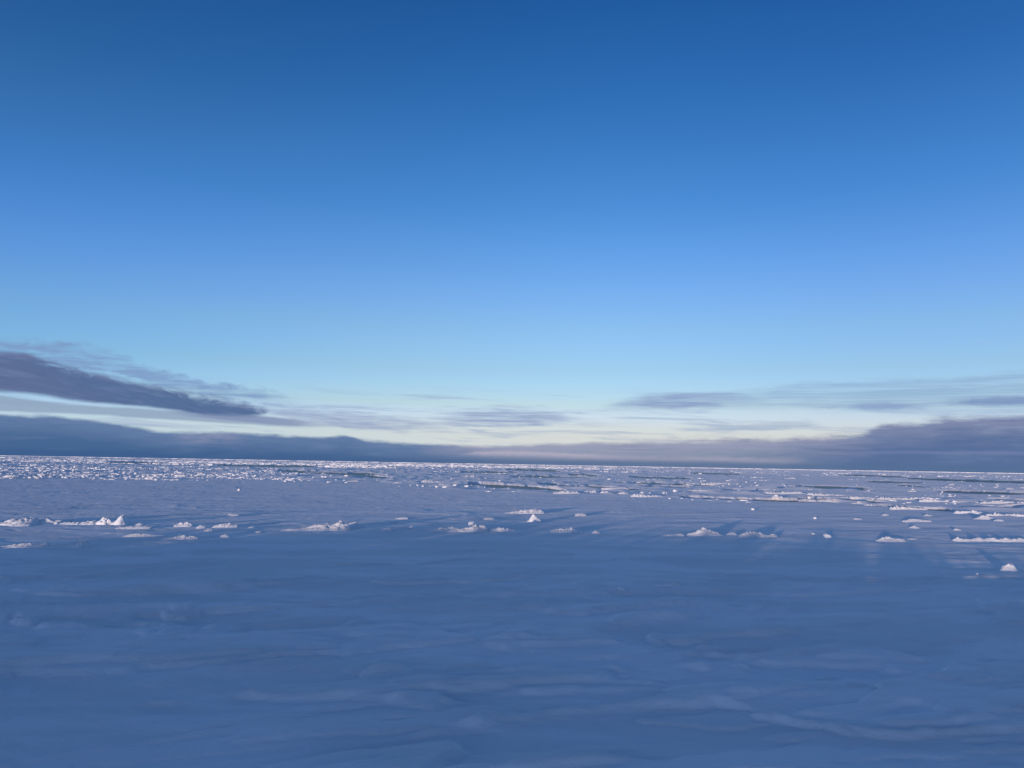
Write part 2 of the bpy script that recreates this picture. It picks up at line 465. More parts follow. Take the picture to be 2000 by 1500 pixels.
def ground_z(x, y):
    """height of the snow at world points (numpy arrays)"""
    r = np.hypot(x, y)
    px, py = to_px(x, np.maximum(y, 1e-3))
    front = y > 1.0
    dy = np.where(front, py - np.interp(px, EDGE_X, EDGE_Y), 500.0)      # >0: on the near unbroken sheet
    pack = sstep(-dy, 0, 4)
    # wind-packed snow: long low drifts, small scalloped sastrugi
    wx = fbm(x / 9, y / 9, 60, 2) * 2.0
    xr = x * .94 + y * .34 + wx; yr = -x * .34 + y * .94 + wx * .4
    z = fbm(xr / 11, yr / 5.0, 1, 3) * .030
    z = z + np.maximum(fbm(xr / 3.6, yr / 1.25, 5, 3), 0) ** 1.3 * .030
    z = z + ridged(xr / 2.2, yr / .6, 9, 4) * .005
    z = z + fbm(x / .42, y / .30, 13, 2) * .0022
    s1 = fbm(xr / 4.2 + .4 * perlin(xr / 1.5, yr / 1.5, 70), yr / 1.7, 71, 4, .48)
    z = z + sstep(s1, -.03, .10) * .046 + sstep(s1, .32, .44) * .032
    s2 = fbm(xr / 1.7, yr / .62, 75, 4, .5)
    z = z + sstep(s2, .14, .34) * .020 - sstep(-s2, .2, .4) * .010
    # two long soft drift crests in the foreground
    for pts, hh, wn_, wf_ in ((((-2.9, 5.9), (-2.2, 6.35), (-1.55, 6.5), (-.9, 6.75)), .040, .16, .5),
                              (((-.9, 6.9), (-.2, 7.35), (.55, 7.85), (1.6, 8.7), (2.6, 9.7)), .045, .2, .7),
                              (((-3.2, 7.6), (-2.2, 8.3), (-1.2, 8.8)), .028, .16, .5)):
        xa = np.array([p[0] for p in pts]); ya = np.array([p[1] for p in pts])
        t = y - np.interp(x, xa, ya) - .18 * perlin(x / .9, y * 0 + hh * 50, 81)
        lim = sstep(x, xa[0] - .3, xa[0] + .6) * (1 - sstep(x, xa[-1] - .8, xa[-1] + .2))
        z = z + hh * lim * np.where(t < 0, np.exp(-(t / wn_) ** 2), np.exp(-(t / wf_) ** 2))
    z = z * (1 - .80 * sstep(r, 9, 18))
    # broken pack: level floes with rough patches
    zp = fbm(x / 25, y / 25, 20, 3) * .05 + np.maximum(fbm(x / 5, y / 5, 24, 3) - .18, 0) * .22
    zp = zp + np.maximum(fbm(x / 1.7, y / 2.2, 28, 2) - .3, 0) * .14
    zp = zp * (1 + sstep(r, 80, 600) * 1.3)
    z = z * (1 - pack) + zp * pack
    # open leads
    ld = np.where(front & (r < 400), lead_depth(px, py), -50.0)
    cut = sstep(ld, -.35, .35)
    z = z * (1 - cut) + (-.45) * cut
    return np.where(r > 3000, np.minimum(z, .15), z)


# the one sheet of snow-covered ice, out to the horizon
th = np.concatenate([np.linspace(-39, 39, 981), np.linspace(39, 321, 150)[1:-1]])
th = np.radians(th)
dyr = np.concatenate([np.linspace(430, 120, 330), np.linspace(120, 6, 330)[1:], np.geomspace(6, .05, 110)[1:]])
rad = np.concatenate([[.4, 1.0, 1.6, 2.2, 2.6], EYE * 769.0 / dyr])
rad = np.unique(rad)
TH, RD = np.meshgrid(th, rad)
X, Y = np.sin(TH) * RD, np.cos(TH) * RD
Z = ground_z(X, Y)
nr, nt_ = X.shape
i0 = (np.arange(nr - 1)[:, None] * nt_ + np.arange(nt_)[None, :])
i1 = (np.arange(nr - 1)[:, None] * nt_ + (np.arange(nt_)[None, :] + 1) % nt_)
faces = np.stack([i0, i1, i1 + nt_, i0 + nt_], -1).reshape(-1, 4)[:, ::-1]
tag(mesh_obj('snow_field', np.stack([X, Y, Z], -1).reshape(-1, 3), faces, SNOW), kind='structure')

# added jagged snow ridge, unseen behind the viewer, shaped to shade the foreground
xb = np.arange(-62, 26, .035)
hb = np.interp(xb, [-62, -20, -16.5, -13, -3, .4, 26], [.50, .50, .65, .81, .75, .57, .57]) + .13 * fbm(xb / .8, xb * 0 + .5, 40, 5, .8)
hb = np.maximum(hb, .05)
yb = -4.2 + .35 * fbm(xb / 4, xb * 0 + 3.5, 44, 2)
prof_b = np.array([[-.9, -.15], [-.5, .30], [-.18, .75], [0, 1.0], [.15, .8], [.5, .35], [.95, -.15]])
VB = np.stack([np.repeat(xb[:, None], 7, 1), yb[:, None] + prof_b[None, :, 0] * (.4 + hb[:, None]), np.where(prof_b[None, :, 1] < 0, -.15, prof_b[None, :, 1] * hb[:, None])], -1)
nb_ = len(xb)
ib = (np.arange(nb_ - 1)[:, None] * 7 + np.arange(6)[None, :])
fb = np.stack([ib, ib + 7, ib + 8, ib + 1], -1).reshape(-1, 4)
tag(mesh_obj('added_shade_bank', VB.reshape(-1, 3), fb, SNOW, False), kind='structure')

# the sea under it
a = np.radians(np.arange(0, 360, 5))
sv = np.concatenate([[[0, 0, -.09]], np.stack([np.sin(a) * 24000, np.cos(a) * 24000, a * 0 - .09], -1)])
sf = np.stack([np.zeros(72, int), np.arange(72) + 1, (np.arange(72) + 1) % 72 + 1], -1)[:, ::-1]
tag(mesh_obj('sea_water', sv, sf, WATER, False), kind='structure')


# ------------------------------------------------------------------ builders of ice and snow shapes
def gz(x, y):
    return float(ground_z(np.array([x]), np.array([y]))[0])


def mound(name, outline, base, label, cat, group=None, front=1.0, back=2.2, rough=.35, seed=1, mat=None, sharp=1.25, spike=.5):
    """a snow ridge whose crest has the outline [(x, y) in photo pixels], standing on the photo line y = base"""
    xs = [p[0] for p in outline]
    base_y = (lambda x: base) if not isinstance(base, (list, tuple)) else (lambda x: np.interp(x, [b[0] for b in base], [b[1] for b in base]))
    xc = .5 * (xs[0] + xs[-1])
    c = at(xc, base_y(xc))
    d = c.y
    n = int(min(150, max(14, (xs[-1] - xs[0]) * 1.3)))
    us = np.linspace(xs[0], xs[-1], n)
    crest = np.interp(us, xs, [p[1] for p in outline])
    P = [at(u, float(base_y(u))) for u in us]
    H = np.array([max(0.0, float(base_y(u)) - cy) * p.y / F for u, cy, p in zip(us, crest, P)])
    hm = max(H.max(), .02)
    L = abs(P[-1].x - P[0].x)
    H = H * (1 + rough * .5 * fbm(us / (xs[-1] - xs[0]) * L / hm * .9, us * 0 + seed * 3.7, seed, 3))
    m = 27
    vs = np.linspace(-1, 1, m)
    prof = np.where(vs < 0, (1 - np.abs(vs)) ** sharp * (1 + sharp * .55 * np.abs(vs)), (1 - vs) ** 1.4 * (1 + 1.4 * vs))
    prof = np.clip(prof, 0, 1)
    V = []
    for i in range(n):
        x0w = P[i].x / max(hm, .08)
        wf = front * (hm * .35 + H[i] * .65); wb = back * (hm * .35 + H[i] * .65)
        off = vs * np.where(vs < 0, wf, wb) + wf * .6 + .25 * hm * perlin(np.array([x0w * .7]), np.array([seed * 1.7]), seed)[0]
        x = P[i].x + np.zeros(m); y = P[i].y + off
        q = fbm(x / hm * .8, y / hm * 1.9 + seed, seed + 3, 3) + spike * (ridged(x / hm * 1.2, y / hm * 2.4, seed + 5, 3) - .9) + .22 * fbm(x / hm * 3.1, y / hm * 4.5, seed + 8, 3, .6)
        z = H[i] * prof * (1 + rough * q)
        z[0] = z[-1] = -.06
        z = np.maximum(z, -.06)
        if i in (0, n - 1): z = z * 0 - .06
        V.append(np.stack([x, y, z], -1))
    V = np.concatenate(V)
    o0 = np.array([c.x, c.y, max(-.05, gz(c.x, c.y + .1))])
    V = V - np.array([c.x, c.y, 0])
    f = [(i * m + j, (i + 1) * m + j, (i + 1) * m + j + 1, i * m + j + 1) for i in range(n - 1) for j in range(m - 1)]
    # closed underside
    nb = len(V)
    B = V.copy(); B[:, 2] = -.08
    f2 = [(i * m + nb, nb + i * m + m - 1, nb + (i + 1) * m + m - 1, nb + (i + 1) * m) for i in range(n - 1)]
    o = mesh_obj(name, np.concatenate([V, B]), f + f2, mat or RUBBLE)
    o.location = o0
    return tag(o, label, cat, group)


def chunk_mesh(name, seed, subdiv=2, cuts=7, smooth_shade=False, flat=1.0):
    """an angular broken block about 1 across, standing on z = 0"""
    rng = np.random.default_rng(seed)
    import bmesh
    bm = bmesh.new(); bmesh.ops.create_icosphere(bm, subdivisions=subdiv, radius=1.0)
    V = np.array([v.co[:] for v in bm.verts]); Fc = [[v.index for v in f.verts] for f in bm.faces]
    bm.free()
    for k in range(cuts):
        nrm = rng.normal(size=3); nrm /= np.linalg.norm(nrm)
        d = rng.uniform(.42, .8)
        s = V @ nrm
        V = V - np.outer(np.maximum(s - d, 0), nrm)
    V = V + rng.normal(size=V.shape) * .025
    V = V / np.array([np.ptp(V[:, 0]), np.ptp(V[:, 1]), np.ptp(V[:, 2])])
    V[:, 2] -= V[:, 2].min()
    V[:, :2] -= V[:, :2].mean(0)
    return V, np.array(Fc)


def chunk(name, x0, x1, top, base, label, cat, group=None, seed=1, subdiv=3, cuts=8, depth=.8, smooth_shade=False):
    c = at(.5 * (x0 + x1), base)
    w = (x1 - x0) * c.y / F; h = (base - top) * c.y / F
    V, Fc = chunk_mesh(name, seed, subdiv, cuts)
    V = V * np.array([w, w * depth, h * 1.25]) - np.array([0, 0, h * .2])
    V[:, 2] += fbm(V[:, 0] / h * 1.3, V[:, 1] / h * 1.3 + seed, seed, 2) * h * .10
    o = mesh_obj(name, V, Fc, RUBBLE, smooth_shade)
    o.location = (c.x, c.y + w * depth * .4, max(-.04, gz(c.x, c.y)))
    o.rotation_euler.z = 0
    return tag(o, label, cat, group)


# ------------------------------------------------------------------ snow ridges and blocks on the near sheet
LR = 'low snow ridges across the near ice'
NB = 'single ice blocks on the near snow'
SD = 'small wind drifts on the near snow'
RIDGES = [
    # left ridge, from the edge of the view inwards
    ([(-60, 1020), (0, 1019), (15, 1016), (33, 1013), (48, 1011.5), (54, 1013), (61, 1019)], 1026, 'long smooth white snow ridge leaving the frame, below the belt of rubble', LR, 1),
    ([(68, 1020), (75, 1015), (84, 1013.5), (92, 1016), (103, 1018), (113, 1016), (117, 1022)], 1024, 'stepped white ridge between a sharp pinnacle and a flat snow ledge', LR, 2),
    ([(116, 1022), (130, 1020.5), (151, 1021), (154, 1023)], 1025, 'thin flat snow ledge between the stepped white ridge and the cluster of blocks', LR, 3),
    ([(152, 1023), (165, 1019), (178, 1017.5), (186, 1021)], 1025, 'low rounded drift butting against the cluster of two block heaps', LR, 4),
    ([(18, 1024), (35, 1022.5), (50, 1024), (58, 1026)], 1028, 'small pale apron of snow in front of the long smooth ridge', SD, 5),
    ([(225, 1031), (250, 1028.5), (280, 1028), (294, 1030)], 1033, 'flat streak of drift trailing off beneath the tallest block', SD, 6),
    ([(262, 1025), (272, 1021.5), (278, 1024)], 1027, 'little drift standing alone just behind the flat streak below the tallest block', SD, 7),
    ([(336, 1028), (345, 1023.5), (352, 1021.5), (366, 1022), (372, 1024), (376, 1027)], 1029, 'smooth loaf-shaped drift with a bright rim along its crest', LR, 8),
    ([(383, 1029), (388, 1026.5), (396, 1028), (402, 1030)], 1032, 'small dim drift just beyond the end of the loaf-shaped drift', SD, 9),
    ([(398, 1037), (405, 1034), (412, 1035), (416, 1038)], 1039, 'tiny pinkish drift midway between the loaf-shaped drift and the heap with a knob', SD, 10),
    ([(415, 1029), (425, 1026), (436, 1025), (446, 1023), (449, 1026), (464, 1028)], 1031, 'little pale heap with a knob on its crest and a flat tail', LR, 11),
    ([(484, 1031), (490, 1029.5), (497, 1031)], 1032.5, 'very small pale drift by itself beyond the heap with a knob', SD, 12),
    ([(496, 1039), (505, 1037.5), (512, 1039)], 1041, 'thin bright drift just ahead of the long tapering ridge', SD, 13),
    ([(240, 1046), (256, 1043.5), (267, 1041.5), (272, 1043), (300, 1044.5), (322, 1046)], 1048, 'slim white drift with a small peak and a long thin tail', SD, 14),
    ([(285, 1055), (310, 1052.5), (332, 1050), (345, 1047), (350, 1047), (353, 1046), (375, 1048), (386, 1051)], 1054, 'snow ridge with a rough bright lump at the end of its long low tail', LR, 15),
    ([(398, 1048), (408, 1046), (418, 1048)], 1050, 'faint smooth drift next to the ridge with the rough lump', SD, 16),
    ([(428, 1046.5), (436, 1044), (442, 1044.5), (448, 1047)], 1049, 'faint drift with a bright fleck below the heap with a knob', SD, 17),
    ([(430, 1015), (440, 1005), (452, 1003.5), (467, 1005.5)], 1008, 'thin faint drift line alone on the smooth snow behind the heap with a knob', SD, 18),
    # lower left
    ([(-40, 1068), (0, 1067), (30, 1064), (50, 1062), (57, 1063.5), (62, 1065), (82, 1062), (100, 1065), (122, 1064), (145, 1061), (150, 1058), (160, 1058.5), (164, 1062)], 1069, 'nearest dim long snow ridge, running out of the frame below the bright ridge', LR, 19),
    ([(168, 1063), (172, 1060.5), (178, 1062.5)], 1064, 'small speck of drift just past the end of the nearest dim ridge', SD, 20),
    # middle
    ([(530, 1037), (560, 1035), (577, 1033.5), (600, 1031), (612, 1027), (622, 1024.5), (636, 1024), (644, 1026.5), (652, 1022), (656, 1019.5), (661, 1019), (664, 1023), (672, 1026), (684, 1034)], 1037, 'long tapering snow ridge climbing to a rough double summit, tallest in mid-view', LR, 21),
    ([(676, 1026), (684, 1022.5), (690, 1020.5), (695, 1022), (699, 1024.5)], 1027, 'small bright crest peeping up behind the foot of the long tapering ridge', SD, 22),
    ([(684, 1028), (690, 1025), (700, 1024), (706, 1026.5), (716, 1030)], 1031, 'short pale drift ending the long tapering ridge', SD, 23),
    ([(738, 1038), (752, 1033.5), (764, 1031), (768, 1033)], 1038, 'wedge-shaped pinkish drift that cuts off sharply, beside a round white ball', LR, 24),
    ([(776, 1033.5), (790, 1030.5), (797, 1031.5)], 1034, 'low snow tongue touching the round white ball', SD, 25),
    ([(748, 1041), (755, 1040), (760, 1041)], 1042, 'thin pale sliver of drift in front of the wedge-shaped drift', SD, 26),
    ([(772, 1013), (786, 1010.8), (798, 1012)], 1014.5, 'thin straight drift line behind the round white ball', SD, 27),
    ([(763, 1021), (770, 1019.5), (775, 1021)], 1023, 'little smudge of drift between the thin straight line and the round ball', SD, 28),
    ([(826, 1040), (850, 1035.5), (868, 1031.5), (876, 1030.5), (886, 1032.5), (905, 1034), (915, 1031.5), (924, 1027.5), (933, 1027), (944, 1028.5), (952, 1035)], 1039.5, 'broad snow ridge with a steep end face, below a small perched block', LR, 29),
    ([(952, 1037), (962, 1033), (972, 1033.5), (980, 1031), (988, 1034.5), (1006, 1035.5)], 1038.5, 'faint rumpled ridge continuing from the steep end of the broad ridge', LR, 30),
    ([(944, 1014), (952, 1012), (966, 1014)], 1016, 'short bright drift line alone behind the broad ridge', SD, 31),
    ([(985, 1002), (1010, 998.5), (1030, 996.5), (1046, 995), (1056, 998), (1064, 1001)], 1003, 'wide low drift with a bright crest just behind the sharp white peak', LR, 32),
    ([(1076, 1038), (1090, 1035), (1104, 1034.5), (1118, 1033.5), (1124, 1035), (1136, 1038)], 1041, 'dim broken drift to one side of the sharp white peak, nearer the viewer', LR, 33),
    ([(1156, 1041), (1164, 1037), (1172, 1039)], 1042, 'tiny bright drift at the end of the dim broken drift', SD, 34),
    ([(1118, 1006), (1130, 1003.5), (1146, 1005)], 1008, 'bright thin drift line standing alone beyond the sharp white peak', SD, 35),
    # right of the middle
    ([(1280, 1048), (1305, 1045), (1332, 1042.5), (1338, 1045)], 1048, 'slender low drift leading up to the domed ridge', SD, 36),
    ([(1338, 1045), (1356, 1041), (1366, 1037.5), (1376, 1033.5), (1384, 1033.5), (1394, 1037), (1404, 1041.5), (1414, 1046)], 1047, 'domed snow ridge with a bright diagonal crest line', LR, 37),
    ([(1420, 1044), (1428, 1041), (1436, 1040.5), (1442, 1044)], 1046, 'small rounded drift right after the domed ridge', SD, 38),
    ([(1446, 1046), (1458, 1042), (1470, 1040.5), (1490, 1041.5), (1500, 1047), (1508, 1046), (1514, 1043.5), (1520, 1047)], 1049.5, 'rumpled grey drift with a pale tip at its far end, beyond the domed ridge', LR, 39),
    ([(1716, 1056), (1730, 1051), (1738, 1049.5), (1750, 1052), (1766, 1053), (1772, 1056)], 1058, 'very faint broad mound of snow in front of the small bright loaf', LR, 40),
    ([(1774, 1052.5), (1782, 1051), (1792, 1052.5)], 1054, 'short pale drift line just beyond the very faint mound', SD, 41),
    ([(1778, 1031), (1785, 1028), (1790, 1027), (1798, 1031)], 1032, 'small bright loaf of snow alone on the smooth sheet', SD, 42),
    ([(1864, 1035.5), (1871, 1032.5), (1878, 1035)], 1036.5, 'smaller pale loaf farther along from the small bright loaf', SD, 43),
    ([(1766, 1018), (1788, 1014.5), (1802, 1016), (1820, 1018)], 1020, 'thin arched drift line behind the small bright loaf', SD, 44),
    ([(1806, 1007), (1814, 1004.5), (1824, 1007)], 1008.5, 'low pale hump between the arched drift line and the rubble edge', SD, 45),
    ([(1724, 1006), (1731, 1003.5), (1738, 1006)], 1007.5, 'small bright hump behind the faint smudges of drift', SD, 46),
    ([(1668, 1014), (1675, 1012), (1684, 1014)], 1015, 'small faint hump out on the bare sheet, before the hump near the leads', SD, 47),
    ([(1866, 1054), (1874, 1051.5), (1886, 1053.5), (1900, 1054.5), (1912, 1051.5), (1921, 1051.5), (1925, 1055)], 1057, 'first of three wave-shaped snow crests lying end to end', LR, 48),
    ([(1925, 1055), (1934, 1052.5), (1944, 1051), (1951, 1054)], 1057, 'middle and lowest of three wave-shaped snow crests lying end to end', LR, 49),
    ([(1952, 1055.5), (1964, 1052), (1972, 1051.5), (1984, 1053.5), (1990, 1053), (1998, 1052), (2030, 1054)], 1058, 'last of three wave-shaped snow crests, running out of the frame', LR, 50),
    ([(1905, 1014), (1920, 1010), (1930, 1007.5), (1938, 1011), (1946, 1014)], 1015, 'pale heaped mound just in front of the whitish rubble wall', LR, 51),
    ([(1944, 1017.5), (1954, 1015.5), (1962, 1017.5)], 1019, 'faint low hump beside the pale heaped mound', SD, 52),
    ([(1240, 1156), (1262, 1153.5), (1275, 1154), (1282, 1151.5), (1292, 1152), (1300, 1149.5), (1306, 1152), (1320, 1148.5), (1330, 1151)], 1154.5, 'broken pale crust edge with bright flecks, nearest rough patch to the viewer', LR, 53),
]
for (o_, b_, lab, grp, sd_) in RIDGES:
    big = grp == LR
    mound('snow_ridge' if big else 'snow_drift', [(x_, b_ - (b_ - y_) * .88) for x_, y_ in o_], b_, lab, 'snow ridge' if big else 'snow drift', grp,
          front=2.5 if big else 3.0, back=2.6, rough=.34 if big else .2, seed=sd_, sharp=1.35 if sd_ > 3 else .9, spike=.55)

BLOCKS = [
    (62, 69, 1012, 1023, 'sharp little ice pinnacle wedged between two bright snow ridges'),
    (130, 139, 1016, 1020, 'flat white chip of ice lying behind the thin snow ledge'),
    (184, 206, 1011.5, 1025, 'chunky white ice block heap with a flat cap, beside the tallest block'),
    (203, 216, 1015, 1025, 'small square block squeezed between the flat-capped heap and the tallest block'),
    (214, 240, 1008.5, 1026, 'tallest ice block of the left ridge, upright with a grey hollow'),
    (350, 356, 1043, 1047, 'tiny white fleck of ice on top of the ridge with the rough lump'),
    (187, 192, 1060, 1063, 'tiny ice fleck just past the end of the nearest dim ridge'),
    (798, 807, 1028, 1034, 'round white ball of ice on the flat snow beside a wedge drift'),
    (915, 926, 1019, 1026, 'small block perched behind the summit of the broad ridge'),
    (1030, 1058, 1007, 1019.5, 'lone sharp white peak of ice in mid-view'),
    (1609, 1625, 1043.5, 1050.5, 'lone pale lump of ice on the empty snow before the faint broad mound'),
    (1589, 1597, 1010, 1014, 'small pale chip of ice alone on the bare sheet nearest the dark water'),
    (1586, 1594, 1042, 1044.5, 'flat sliver of ice beside the lone pale lump'),
    (1958, 1988, 1104, 1117, 'nearest ice block, slanted slab alone on the blue snow'),
    (1907, 1912, 1123.5, 1127, 'tiny ice chip in front of the nearest slanted slab'),
    (1206, 1224, 1158, 1163, 'broken pale ice plate at the start of the nearest crust edge'),
    (463, 469, 954.5, 959, 'single white fleck of ice on the wide smooth snow below the rubble belt'),
    (300, 307, 935, 939, 'single ice chip just in front of the rubble belt'),
    (1315, 1323, 957, 962, 'bright lone ice block in front of a small dark puddle among the leads'),
    (1468, 1474, 993, 996.5, 'lone small ice chip on the bare snow in front of the longest thin lead'),
]
CRESTS = {                                    # the blocks whose outline can be read in the photo
    184: [(182, 1024), (188, 1019), (193, 1015.5), (196, 1012.5), (205, 1013), (207, 1017), (209, 1021)],
    214: [(212, 1024), (219, 1020.5), (224, 1017), (227, 1012), (230, 1009.5), (235, 1010), (238, 1013), (241, 1020), (246, 1024)],
    1030: [(1029, 1019), (1034, 1015.5), (1037, 1012), (1039, 1008.5), (1043, 1008), (1046, 1010.5), (1050, 1014), (1056, 1016.5), (1060, 1019)],
    1958: [(1954, 1116), (1961, 1112), (1966, 1107.5), (1974, 1104.5), (1983, 1104), (1986, 1109), (1990, 1115)],
}
for k, (x0, x1, t_, b_, lab) in enumerate(BLOCKS):
    if x0 in CRESTS:
        mound('ice_block', CRESTS[x0], b_, lab, 'ice block', NB, front=1.0, back=1.2, rough=.30, seed=300 + k, sharp=.8, spike=.6)
        continue
    chunk('ice_block', x0, x1, t_, b_, lab, 'ice block', NB, seed=100 + k * 7)

# ------------------------------------------------------------------ pressure ridges between the leads
PR = 'pressure ridges between the leads'
FAR = [
    ([(1490, 963), (1500, 960.5), (1515, 962), (1530, 961), (1545, 962), (1556, 959.5), (1566, 961), (1575, 965)], 966, 'start of the long bright ridge beside the darkest water, with one sharp hump', 61),
    ([(1576, 965), (1584, 962), (1596, 963.5), (1612, 964.5), (1640, 966.5), (1662, 968)], 968.5, 'middle stretch of the long bright ridge, straight above the darkest water', 62),
    ([(1662, 968), (1680, 969), (1700, 971), (1713, 972)], 973.5, 'low flat tail of the long bright ridge', 63),
    ([(1714, 973), (1722, 970), (1740, 970), (1742, 971), (1766, 971.5), (1782, 972), (1786, 975)], 976, 'crumbled bright ridge with a dusty side, between two snow walls', 64),
    ([(1798, 975), (1808, 972.5), (1822, 972), (1832, 974.5), (1846, 977), (1850, 975), (1858, 975.5), (1864, 978), (1896, 979.5)], 980.5, 'white ridge with a block-like knob and a thin tail', 65),
    ([(1916, 982), (1922, 978), (1940, 977), (1949, 975), (1960, 978), (1976, 978), (1984, 981)], 984, 'heap of spiky pale rubble standing alone beside the knobbed ridge', 66),
    ([(1988, 982), (2000, 979.5), (2030, 981)], 985, 'white heap cut by the frame next to the spiky rubble', 67),
    ([(1688, 984), (1696, 981), (1712, 983), (1730, 984.5), (1736, 987)], 988, 'short rubbly ridge on the near shore of the leads', 68),
    ([(1740, 989), (1760, 988), (1790, 991), (1812, 994)], 995.5, 'thin white rim of snow sloping along the near shore', 69),
    ([(1866, 998), (1874, 995), (1890, 996), (1904, 994), (1914, 997), (1924, 1001)], 1003, 'craggy whitish rubble wall beside a black patch of water', 70),
    ([(1928, 1003), (1944, 1000.5), (1970, 1002), (1990, 1001.5), (2050, 1005)], 1008.5, 'long whitish rubble wall running out of the frame, nearest of the shore', 71),
    ([(1080, 962), (1105, 957.5), (1112, 959.5), (1126, 960), (1134, 963)], 965, 'low ridge of stacked slabs at the end of the widest lead', 72),
    ([(1140, 961), (1148, 957.5), (1164, 957.5), (1166, 960)], 963, 'bright thick slab pile beside the stacked slabs', 73),
    ([(1172, 962), (1178, 957), (1186, 960), (1192, 963)], 964, 'small pointed slab pile between two brighter slab piles', 74),
    ([(1204, 964), (1212, 961.5), (1216, 961), (1228, 964)], 966, 'low white hump in the row of slab piles', 75),
    ([(1232, 968), (1240, 964), (1252, 965), (1266, 967), (1282, 966.5), (1302, 970)], 971, 'last rubbly pile of the row, trailing off across smooth snow', 76),
    ([(1174, 955), (1180, 953.5), (1200, 955), (1228, 955.5)], 957, 'white rim along the near side of the second lead', 77),
    ([(822, 940), (830, 936.5), (836, 936), (850, 939), (870, 941)], 943, 'bright low ridge with a ragged crest behind the widest lead', 78),
    ([(855, 946), (860, 942.5), (868, 944), (872, 946)], 947.5, 'knot of small upright slabs just before the widest lead', 79),
    ([(905, 932), (912, 927), (918, 929), (925, 926), (928, 930)], 932, 'spiky cluster of upright slabs far behind the widest lead', 80),
    ([(766, 943), (774, 940), (782, 941.5), (786, 943)], 944, 'flat-based white heap near the end of the slanting lead', 81),
    ([(626, 928), (630, 923.5), (634, 925), (642, 927.5)], 928.5, 'small white cone of ice beside the slanting lead', 82),
    ([(676, 940), (688, 937.5), (694, 936.5), (702, 939)], 941, 'low white heap in front of the slanting lead', 83),
    ([(592, 921), (600, 918), (604, 919), (640, 920), (675, 921)], 922.5, 'thin bright rim along the far side of the slanting lead', 84),
    ([(1536, 934), (1544, 931), (1550, 930.5), (1556, 934)], 935.5, 'sunlit cream heap far out among the leads', 85),
    ([(1772, 960), (1778, 957), (1788, 956.5), (1790, 959)], 960.5, 'pair of white humps at the start of the straight dark lead', 86),
    ([(1852, 947), (1862, 942.5), (1866, 946)], 948, 'tilted white block pile in front of the farther straight lead', 87),
    ([(1965, 955), (1972, 952), (1982, 955)], 956, 'flat bright heap alone between two straight leads', 88),
    ([(1508, 972), (1512, 966.5), (1520, 966), (1530, 970)], 974, 'dull bluish rubble hump in front of the long bright ridge', 89),
    ([(1370, 943), (1380, 941.5), (1420, 942), (1440, 944.5)], 946, 'thin cream ridge line far behind the lone bright block', 90),
    ([(1334, 958), (1352, 956), (1380, 957), (1400, 959)], 960, 'flat white ridge line behind the longest thin lead', 91),
    ([(1243, 940), (1249, 937.5), (1254, 941)], 942, 'small white heap on a thin rafted line of floes', 92),
]
for (o_, b_, lab, sd_) in FAR:
    mound('pressure_ridge', [(x_, b_ - (b_ - y_) * .56) for x_, y_ in o_], b_, lab, 'ice ridge', PR, front=1.6, back=1.8, rough=.6, seed=sd_, sharp=1.1, spike=.5)

# ------------------------------------------------------------------ rubble of the broken pack
rng = np.random.default_rng(7)
LIB = []
for k in range(14):
    V, Fc = chunk_mesh('ice_block', 500 + k, 1, 6)
    LIB.append((V, Fc))


def open_water(px, py):
    return lead_depth(np.asarray(px, float), np.asarray(py, float)) > -.6


HOR = lambda x: 889.0 + (x / 2000.0) * 35.0

# the largest blocks, each its own object
ZONES = [
    # x range, y-below-horizon range, count, block height range in metres, label, group
    ((0, 130), (24, 45), 34, (.11, .30), 'jagged white ice block in the dense rubble belt at the left edge', 'ice blocks of the rubble belt, near end'),
    ((130, 330), (20, 42), 46, (.11, .28), 'jagged white ice block in the dense rubble belt behind the smooth snow', 'ice blocks of the rubble belt, middle'),
    ((330, 540), (17, 36), 34, (.09, .22), 'white ice block where the rubble belt thins out towards the slanting lead', 'ice blocks of the rubble belt, thin end'),
    ((540, 800), (14, 44), 28, (.08, .20), 'small ice block scattered round the slanting lead', 'ice blocks round the slanting lead'),
    ((800, 1100), (16, 52), 38, (.07, .19), 'small ice block scattered round the widest lead', 'ice blocks round the widest lead'),
    ((1100, 1500), (18, 54), 40, (.06, .17), 'small ice block among the thin leads beyond the row of slab piles', 'ice blocks among the thin leads'),
    ((1500, 2000), (14, 70), 44, (.06, .16), 'small ice block among the straight dark leads and bright ridges', 'ice blocks among the straight leads'),
]
proto = []
for V, Fc in LIB:
    o = mesh_obj('ice_block', V, Fc, RUBBLE, False); proto.append(o)
used = set()
for (x0, x1), (d0, d1), cnt, (h0, h1), lab, grp in ZONES:
    n = 0
    while n < cnt:
        x = rng.uniform(x0, x1); dy = rng.uniform(d0, d1); y = HOR(x) + dy
        p = at(x, y)
        if open_water([x], [y])[0]: continue
        if y > np.interp(x, EDGE_X, EDGE_Y) + 2: continue
        if float(fbm(np.array([p.x / 15]), np.array([p.y / 6]), 90, 3, .6)[0]) < (.0 if x < 540 else .22): continue
        h = h0 + (h1 - h0) * rng.random() ** 2.2
        k = int(rng.integers(len(proto)))
        if k in used:
            o = proto[k].copy(); col.objects.link(o)
        else:
            o = proto[k]; used.add(k)
        w = h * rng.uniform(1.1, 3.2)
        o.scale = (w, h * rng.uniform(.7, 1.5), h)
        o.rotation_euler = (rng.uniform(-.25, .25), rng.uniform(-.25, .25), rng.uniform(0, 6.28))
        o.location = (p.x, p.y, gz(p.x, p.y) - h * .15)
        tag(o, lab, 'ice block', grp)
        n += 1
for k, o in enumerate(proto):
    if k not in used: bpy.data.objects.remove(o)


